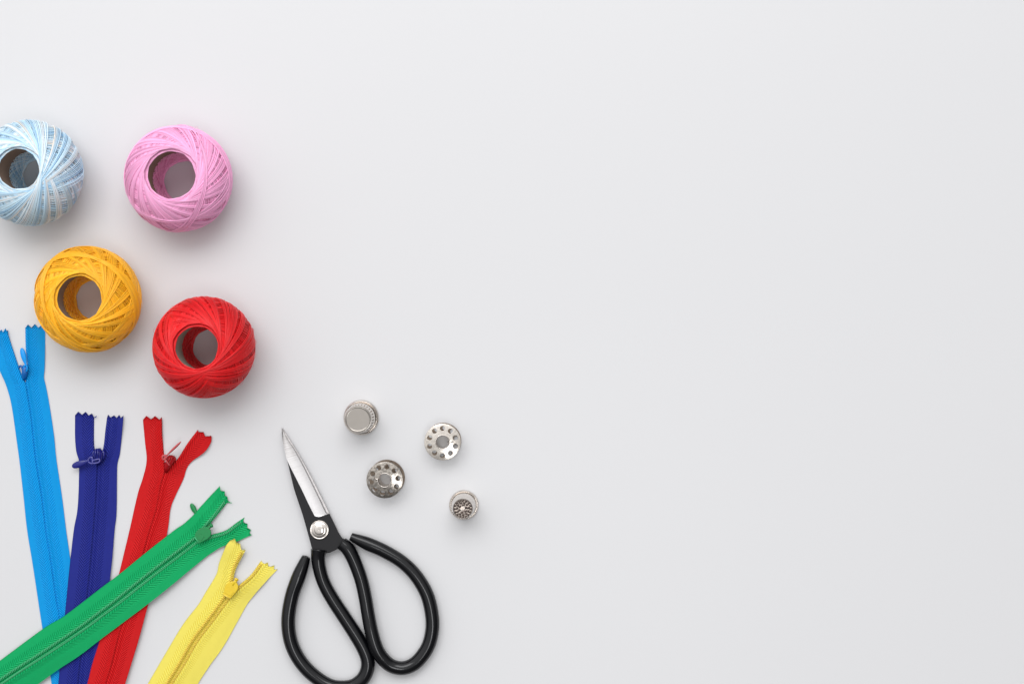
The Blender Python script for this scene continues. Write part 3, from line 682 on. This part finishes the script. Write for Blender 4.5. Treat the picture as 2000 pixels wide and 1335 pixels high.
# upper blade: black flat with the ground steel facet along its cutting edge
facL = [(550.2, 836), (551.3, 856), (556, 878), (561, 898.5), (574, 925), (588.7, 954), (602, 982), (612, 1002), (615, 1007.5)]
facR = [(550.8, 836), (562, 856.5), (578.2, 881), (596, 914), (611.8, 946), (625, 973), (635, 994), (638.5, 1000.5), (641.5, 1003)]
black = [(560.6, 897.6), (574, 954), (591, 1004.6), (601, 1040), (609.7, 1072), (611, 1079), (628, 1080.5), (643, 1079), (650, 1076), (664, 1069), (678, 1055.5), (674.5, 1053.3), (667.4, 1050), (661, 1040), (652.5, 1022), (643, 1002.8),
         (636, 1004.5), (629, 1007), (621, 1009), (615, 1007.5), (612, 1002), (602, 982), (588.7, 954), (574, 925)]
blade = plate('blade', black, .0040, .0056, M_BLACKSTEEL, sc, .00025)
n = 120
def facet():
    fl = spline(facL, n); fr_ = spline(facR, n); m = 9
    w = np.concatenate([np.linspace(0, .9, m - 1), [1.0]])
    px = fl[:, None] * (1 - w)[None, :, None] + fr_[:, None] * w[None, :, None]
    t = np.linspace(0, 1, n)[:, None]
    z = .0055 - .0004 * w[None, :] ** 0.9 - .0002 * np.sin(PI * w)[None, :] - .0010 * np.clip((w[None, :] - .9) / .1, 0, 1) + 0 * t
    # the hollow grind runs out in a bright lip at the pivot end
    z = z + smoothstep(0.965, 1.0, t - 0.03 * w[None, :]) * .0009 * (w[None, :] * 0.9 + 0.1)
    z = np.minimum(z, .00556)
    # lower end bows toward the pivot
    bow = smoothstep(0.80, 1.0, t) * np.sin(PI * w)[None, :]
    dirv = np.array([0.25, 0.97]); px = px + bow[..., None] * dirv * 3.2
    k = (D - z) / D / PPM
    top = np.stack([(px[..., 0] - 1000) * k, -(px[..., 1] - 667.5) * k, z], -1)
    bot = top.copy(); bot[..., 2] = .0041
    V = np.concatenate([top.reshape(-1, 3), bot.reshape(-1, 3)]); n0 = n * m
    F = grid_faces(n, m)
    st = lambda ids: np.stack([ids[:-1], ids[:-1] + n0, ids[1:] + n0, ids[1:]], 1)
    F = np.vstack([F, F[:, ::-1] + n0, st(np.arange(n) * m), st(np.arange(n) * m + m - 1)[:, ::-1], st(np.arange(m))[:, ::-1], st((n - 1) * m + np.arange(m))])
    L = np.linspace(0, 52, n)[:, None] + 0 * w[None, :]
    uv = np.stack([w[None, :] * 9 + 0 * L, L], -1).reshape(-1, 2)
    return V, F, np.concatenate([uv, uv])
V, F, uvf = facet()
mesh('cutting_edge', V, F, M_STEEL, blade, smooth=False, uv=uvf)
# lower blade, showing as a thin bright strip beyond the upper cutting edge
low = [(552.3, 835.2), (562, 852), (580, 881), (597.5, 911), (612, 938.5), (628, 971), (643.6, 1002), (662, 1040), (668, 1052), (674, 1056), (660, 1068), (640, 1076), (618, 1076), (610, 1040), (600, 1000), (585, 945), (566, 890)]
lb = plate('blade', low, .0022, .0039, mat_metal('blade_back_steel', (0.62, 0.59, 0.58, 1), 0.30, 0.05, 0.15, 500), sc, .0002)
# pivot screw
mb = MB()
R0 = .00545
pv = smooth_prof([(0.0, .00755), (.0012, .0076), (.0022, .0075), (.0027, .00735)], 12)
prof = [tuple(q) for q in pv] + [(.00285, .0071), (.0030, .0071), (.0033, .0071), (.0044, .00665), (.0048, .0065), (.00485, .00655), (.0052, .0066), (.0054, .0064), (.0054, .00558)]
V, F = lathe(prof, 96, (c[0], c[1], 0)); mb.add(V, F)
mb.build('pivot_screw', M_NICKEL, sc)
# handles: vinyl sleeves over bent steel rod
def handle(pts, rads, zs, cutend):
    p = np.array([[x, y, z, r] for (x, y), z, r in zip(pts, zs, rads)])
    q = spline(p, 220)
    path = np.array([P(a, b, z / 1000) for a, b, z, r in q]); rr = q[:, 3] / 3400 * (1 - path[:, 2] / D)
    path[:, 2] = np.maximum(path[:, 2], rr + 0.0001)
    V, F = tube(path, rr, 28, (0, 0, 1), caps=False)
    # open sleeve ends: turn the rim inwards
    mb = MB(); mb.add(V, F)
    for e, nx in ((0, 1), (-1, -2)):
        d = path[e] - path[nx]; d /= np.linalg.norm(d)
        hp = np.array([path[e], path[e] + d * .0002, path[e] - d * .0001, path[e] - d * .003])
        V2, F2 = tube(hp, [rr[e], rr[e] * .93, rr[e] * .80, rr[e] * .76], 28, (0, 0, 1), caps=True); mb.add(V2, F2)
    return mb_poly('handle', mb, M_VINYL, sc)
LH = [(622.5, 1073), (621.5, 1089), (624, 1109), (632, 1136), (647, 1165), (671.6, 1203), (695, 1239), (710.5, 1266), (718.5, 1290), (716, 1311), (704, 1329), (681, 1340.5), (645, 1338), (609, 1315), (583, 1285), (567.5, 1250), (563, 1209), (570, 1164), (583.5, 1125), (592, 1103), (598, 1087)]
handle(LH, [16.0, 13.8, 13.2, 13, 13.3, 13.5, 13.7, 13.8, 13.8, 13.8, 13.8, 13.6, 13.6, 13.6, 13.6, 13.7, 13.8, 13.9, 14.0, 11.6, 8.6],
       [5.0, 4.8, 4.6, 4.4, 4.2, 4.1, 4.1] + [4.1] * 11 + [4.1, 4.3, 4.5], 8)
RH = [(667, 1060), (680, 1072), (692.5, 1096), (705, 1130), (713, 1164), (719, 1199), (725.5, 1232), (734.5, 1263), (746, 1283), (764, 1299), (788, 1303.5), (812, 1293), (833, 1267), (843, 1237), (844, 1204), (834.5, 1162), (813, 1124.5), (785, 1096.5), (749.5, 1075), (720, 1062), (704, 1055), (685.5, 1047)]
handle(RH, [13, 13.8, 13.4, 13.3, 13.3, 13.3, 13.5, 13.6, 13.6, 13.6, 13.6, 13.6, 13.6, 13.6, 13.6, 13.5, 13.2, 13, 13.2, 13.2, 11.2, 7.8],
       [5.4, 5.2, 5.0, 5.0, 5.2, 5.6, 6.2, 6.4, 5.8, 4.8, 4.3, 4.2] + [4.1] * 6 + [4.3, 4.6, 5.0, 5.2], 8)

# ------------------------------------------------------------------ thimbles
def thimble_plain():
    c = P(705.5, 815, .001)
    root = thing('thimble', (c[0], c[1], 0), 'silver thimble with smooth flat top above a dimpled band', 'thimble', 'silver thimbles')
    # a smooth skirt, then a band of upright dimples under the cap
    NT = 480
    z = np.linspace(0.0022, 0.0192, 120)
    r = np.interp(z, [.0022, .0040, .0045, .0092, .0098, .0192], [.0086, .0086, .0086, .0086, .0085, .00755])
    def disp(a, R, Z):
        cell = (a / (2 * PI / 30)) % 1.0 - 0.5
        win = smoothstep(.0105, .0115, Z) * (1 - smoothstep(.0172, .0182, Z))
        flute = np.exp(-(cell[None, :] / 0.24) ** 4)
        pit = np.exp(-(cell[None, :] / 0.20) ** 2) * np.exp(-((Z - .0118) / .0008) ** 2)
        return -.00060 * flute * win - .0012 * pit, 0
    V, F = lathe(np.stack([r, z], 1), NT, (c[0], c[1], 0), disp=disp)
    mb = MB(); mb.add(V, F)
    V, F = lathe([(.00755, .0192), (.0066, .0191), (.0066, .0197), (.0071, .0198), (.00728, .0201), (.00728, .0204), (.0069, .0209), (.0067, .0209), (.00655, .0207), (.0063, .02065), (.0062, .02065), (.0058, .02065), (.003, .02066), (.0, .02066)], NT, (c[0], c[1], 0))
    mb.build('body', M_NICKEL, root)
    mesh('cap', V, F, mat_metal('cap_nickel', (0.39, 0.36, 0.325, 1), 0.14), root)
    a = smooth_prof([(.0086, .0008), (.0091, .0008), (.00915, .0024), (.0093, .0026), (.0098, .0021), (.01008, .0017), (.01012, .0010), (.0099, .0001), (.0089, .0001)], 40)
    V, F = lathe(a, 160, (c[0], c[1], 0)); mesh('rim', V, F, M_NICKEL, root)
    return root
thimble_plain()

def thimble_bumpy():
    c = P(906, 985.5, .001)
    root = thing('thimble', (c[0], c[1], 0), 'smaller silver thimble with raised dots on its narrow top', 'thimble', 'silver thimbles')
    z = np.linspace(0.0018, 0.0205, 120); t = (z - .0018) / .0187
    r = .00735 - (.00735 - .0056) * t ** 1.3
    def disp(a, R, Z):
        tt = (Z - .0018) / .0187
        g = np.sin(a * 44)[None, :] * np.sin(Z * 2 * PI / .0012)
        return -.00005 * g * smoothstep(.45, .55, tt) * (1 - smoothstep(.95, 1.0, tt)), 0
    V, F = lathe(np.stack([r, z], 1), 440, (c[0], c[1], 0), disp=disp)
    mesh('body', V, F, M_NICKEL, root)
    a = smooth_prof([(.0072, .0006), (.0078, .0006), (.00782, .0020), (.0081, .0018), (.00845, .0013), (.0085, .0007), (.0083, .0001), (.0073, .0001)], 36)
    V, F = lathe(a, 160, (c[0], c[1], 0)); mesh('rim', V, F, M_NICKEL, root)
    # crown: recessed disc with rings of bumps and the size mark 2
    rr = np.linspace(.0056, 0, 70); zz = np.where(rr > .0050, .0205 + .0004 * np.sin(np.clip((.0056 - rr) / .0006, 0, 1) * PI), .0205 - .0003 * 0)
    bumps = []
    for rad, nb_, ph in ((.0046, 16, 0.0), (.0034, 11, 0.2), (.0021, 6, 0.35)):
        for k in range(nb_): bumps.append((rad * math.cos(ph + 2 * PI * k / nb_), rad * math.sin(ph + 2 * PI * k / nb_)))
    def disp2(a, R, Z):
        X = R * np.cos(a)[None]; Y = R * np.sin(a)[None]; d = np.zeros_like(X)
        for bx, by in bumps: d += .00065 * np.exp(-(((X - bx) ** 2 + (Y - by) ** 2) / .00050 ** 2))
        return 0 * X, d
    V, F = lathe(np.stack([rr, zz], 1), 240, (c[0], c[1], 0), disp=disp2)
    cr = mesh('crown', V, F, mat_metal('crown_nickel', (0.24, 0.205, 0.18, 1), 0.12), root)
    m = np.array([(-.55, .5), (-.3, .95), (.2, 1.0), (.55, .65), (.4, .2), (-.1, -.3), (-.6, -.9), (0, -.85), (.65, -.9)]) * .00125
    ang = math.radians(-40); rot = np.array([[math.cos(ang), -math.sin(ang)], [math.sin(ang), math.cos(ang)]])
    m = m @ rot.T; path = spline(np.c_[m + c[:2], np.full(len(m), .0207)], 50)
    tube_ob('size_mark', path, .00024, M_NICKEL, cr, 8)
    return root
thimble_bumpy()

# ------------------------------------------------------------------ bobbins
def ring_disc(name, R, hole, nh, hr, hrad, zc, th, mat, parent, phase, notch):
    cu = bpy.data.curves.new(name, 'CURVE'); cu.dimensions = '2D'; cu.fill_mode = 'BOTH'; cu.extrude = th / 2; cu.bevel_depth = .00006; cu.bevel_resolution = 2
    def circ(x, y, r, n):
        s = cu.splines.new('POLY'); s.points.add(n - 1); s.use_cyclic_u = True
        for k in range(n):
            a = 2 * PI * k / n; s.points[k].co = (x + r * math.cos(a), y + r * math.sin(a), 0, 1)
    circ(0, 0, R, 96); circ(0, 0, hole, 48)
    for k in range(nh):
        a = phase + 2 * PI * k / nh; circ(hrad * math.cos(a), hrad * math.sin(a), hr, 24)
    tmp = bpy.data.objects.new(name, cu); COL.objects.link(tmp)
    dg = bpy.context.evaluated_depsgraph_get(); dg.update()
    me = bpy.data.meshes.new_from_object(tmp.evaluated_get(dg)); bpy.data.objects.remove(tmp)
    for v in me.vertices: v.co.z += zc
    me.materials.clear(); me.materials.append(mat)
    for q in me.polygons: q.use_smooth = False
    o = bpy.data.objects.new(name, me); COL.objects.link(o); o.parent = parent
    return o

M_NICKEL_SHADED = mat_metal('shade_toned_nickel', (0.27, 0.215, 0.17, 1), 0.4, 0.1, 0.3, 600)  # lower flange: shade between the flanges is put into this darker colour
def bobbin(px, py, label, rot, slit, mat, tilt=(0, 0)):
    c = P(px, py, .0054)
    root = thing('bobbin', (c[0], c[1], 0.0), label, 'bobbin', 'metal sewing machine bobbins')
    root.rotation_euler = (tilt[0], tilt[1], 0)
    ring_disc('flange', .0103, .0038, 10, .00152, .0077, .0103, .0006, mat, root, rot, 0)
    ring_disc('flange', .0103, .0038, 10, .00152, .0077, .0006, .0006, M_NICKEL_SHADED, root, rot - 0.12, 0)
    prof = [(.0037, .0003), (.0037, .0107), (.0039, .01105), (.0042, .0109), (.0043, .0105), (.0043, .0005), (.0037, .0003)]
    V, F = lathe(prof, 72); me = bpy.data.meshes.new('spindle'); me.from_pydata([tuple(v) for v in V], [], F.tolist()); me.update()
    for q in me.polygons: q.use_smooth = True
    me.materials.append(M_NICKEL); o = bpy.data.objects.new('spindle', me); COL.objects.link(o); o.parent = root
    # catch tab by the mouth of the spindle
    a = slit; d = np.array([math.cos(a), math.sin(a)]); path = np.array([[*(d * .0031), .01085], [*(d * .0042), .0113], [*(d * .0053), .0110], [*(d * .0061), .0105]])
    V, F = tube(path, [.00025, .00042, .0004, .00015], 8, (0, 0, 1)); fs = []
    for f in F.tolist():
        g = []
        for i in f:
            if i not in g: g.append(i)
        fs.append(g)
    me = bpy.data.meshes.new('catch'); me.from_pydata([tuple(v) for v in V], [], fs); me.update(); me.materials.append(M_NICKEL)
    for q in me.polygons: q.use_smooth = True
    o = bpy.data.objects.new('catch', me); COL.objects.link(o); o.parent = root
    return root
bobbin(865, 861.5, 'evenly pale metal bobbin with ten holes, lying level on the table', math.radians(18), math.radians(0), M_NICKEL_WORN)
M_NICKEL_DARK = mat_disc('darker_worn_nickel', (0.45, 0.41, 0.365, 1), 0.17, 0.45, 11.0)
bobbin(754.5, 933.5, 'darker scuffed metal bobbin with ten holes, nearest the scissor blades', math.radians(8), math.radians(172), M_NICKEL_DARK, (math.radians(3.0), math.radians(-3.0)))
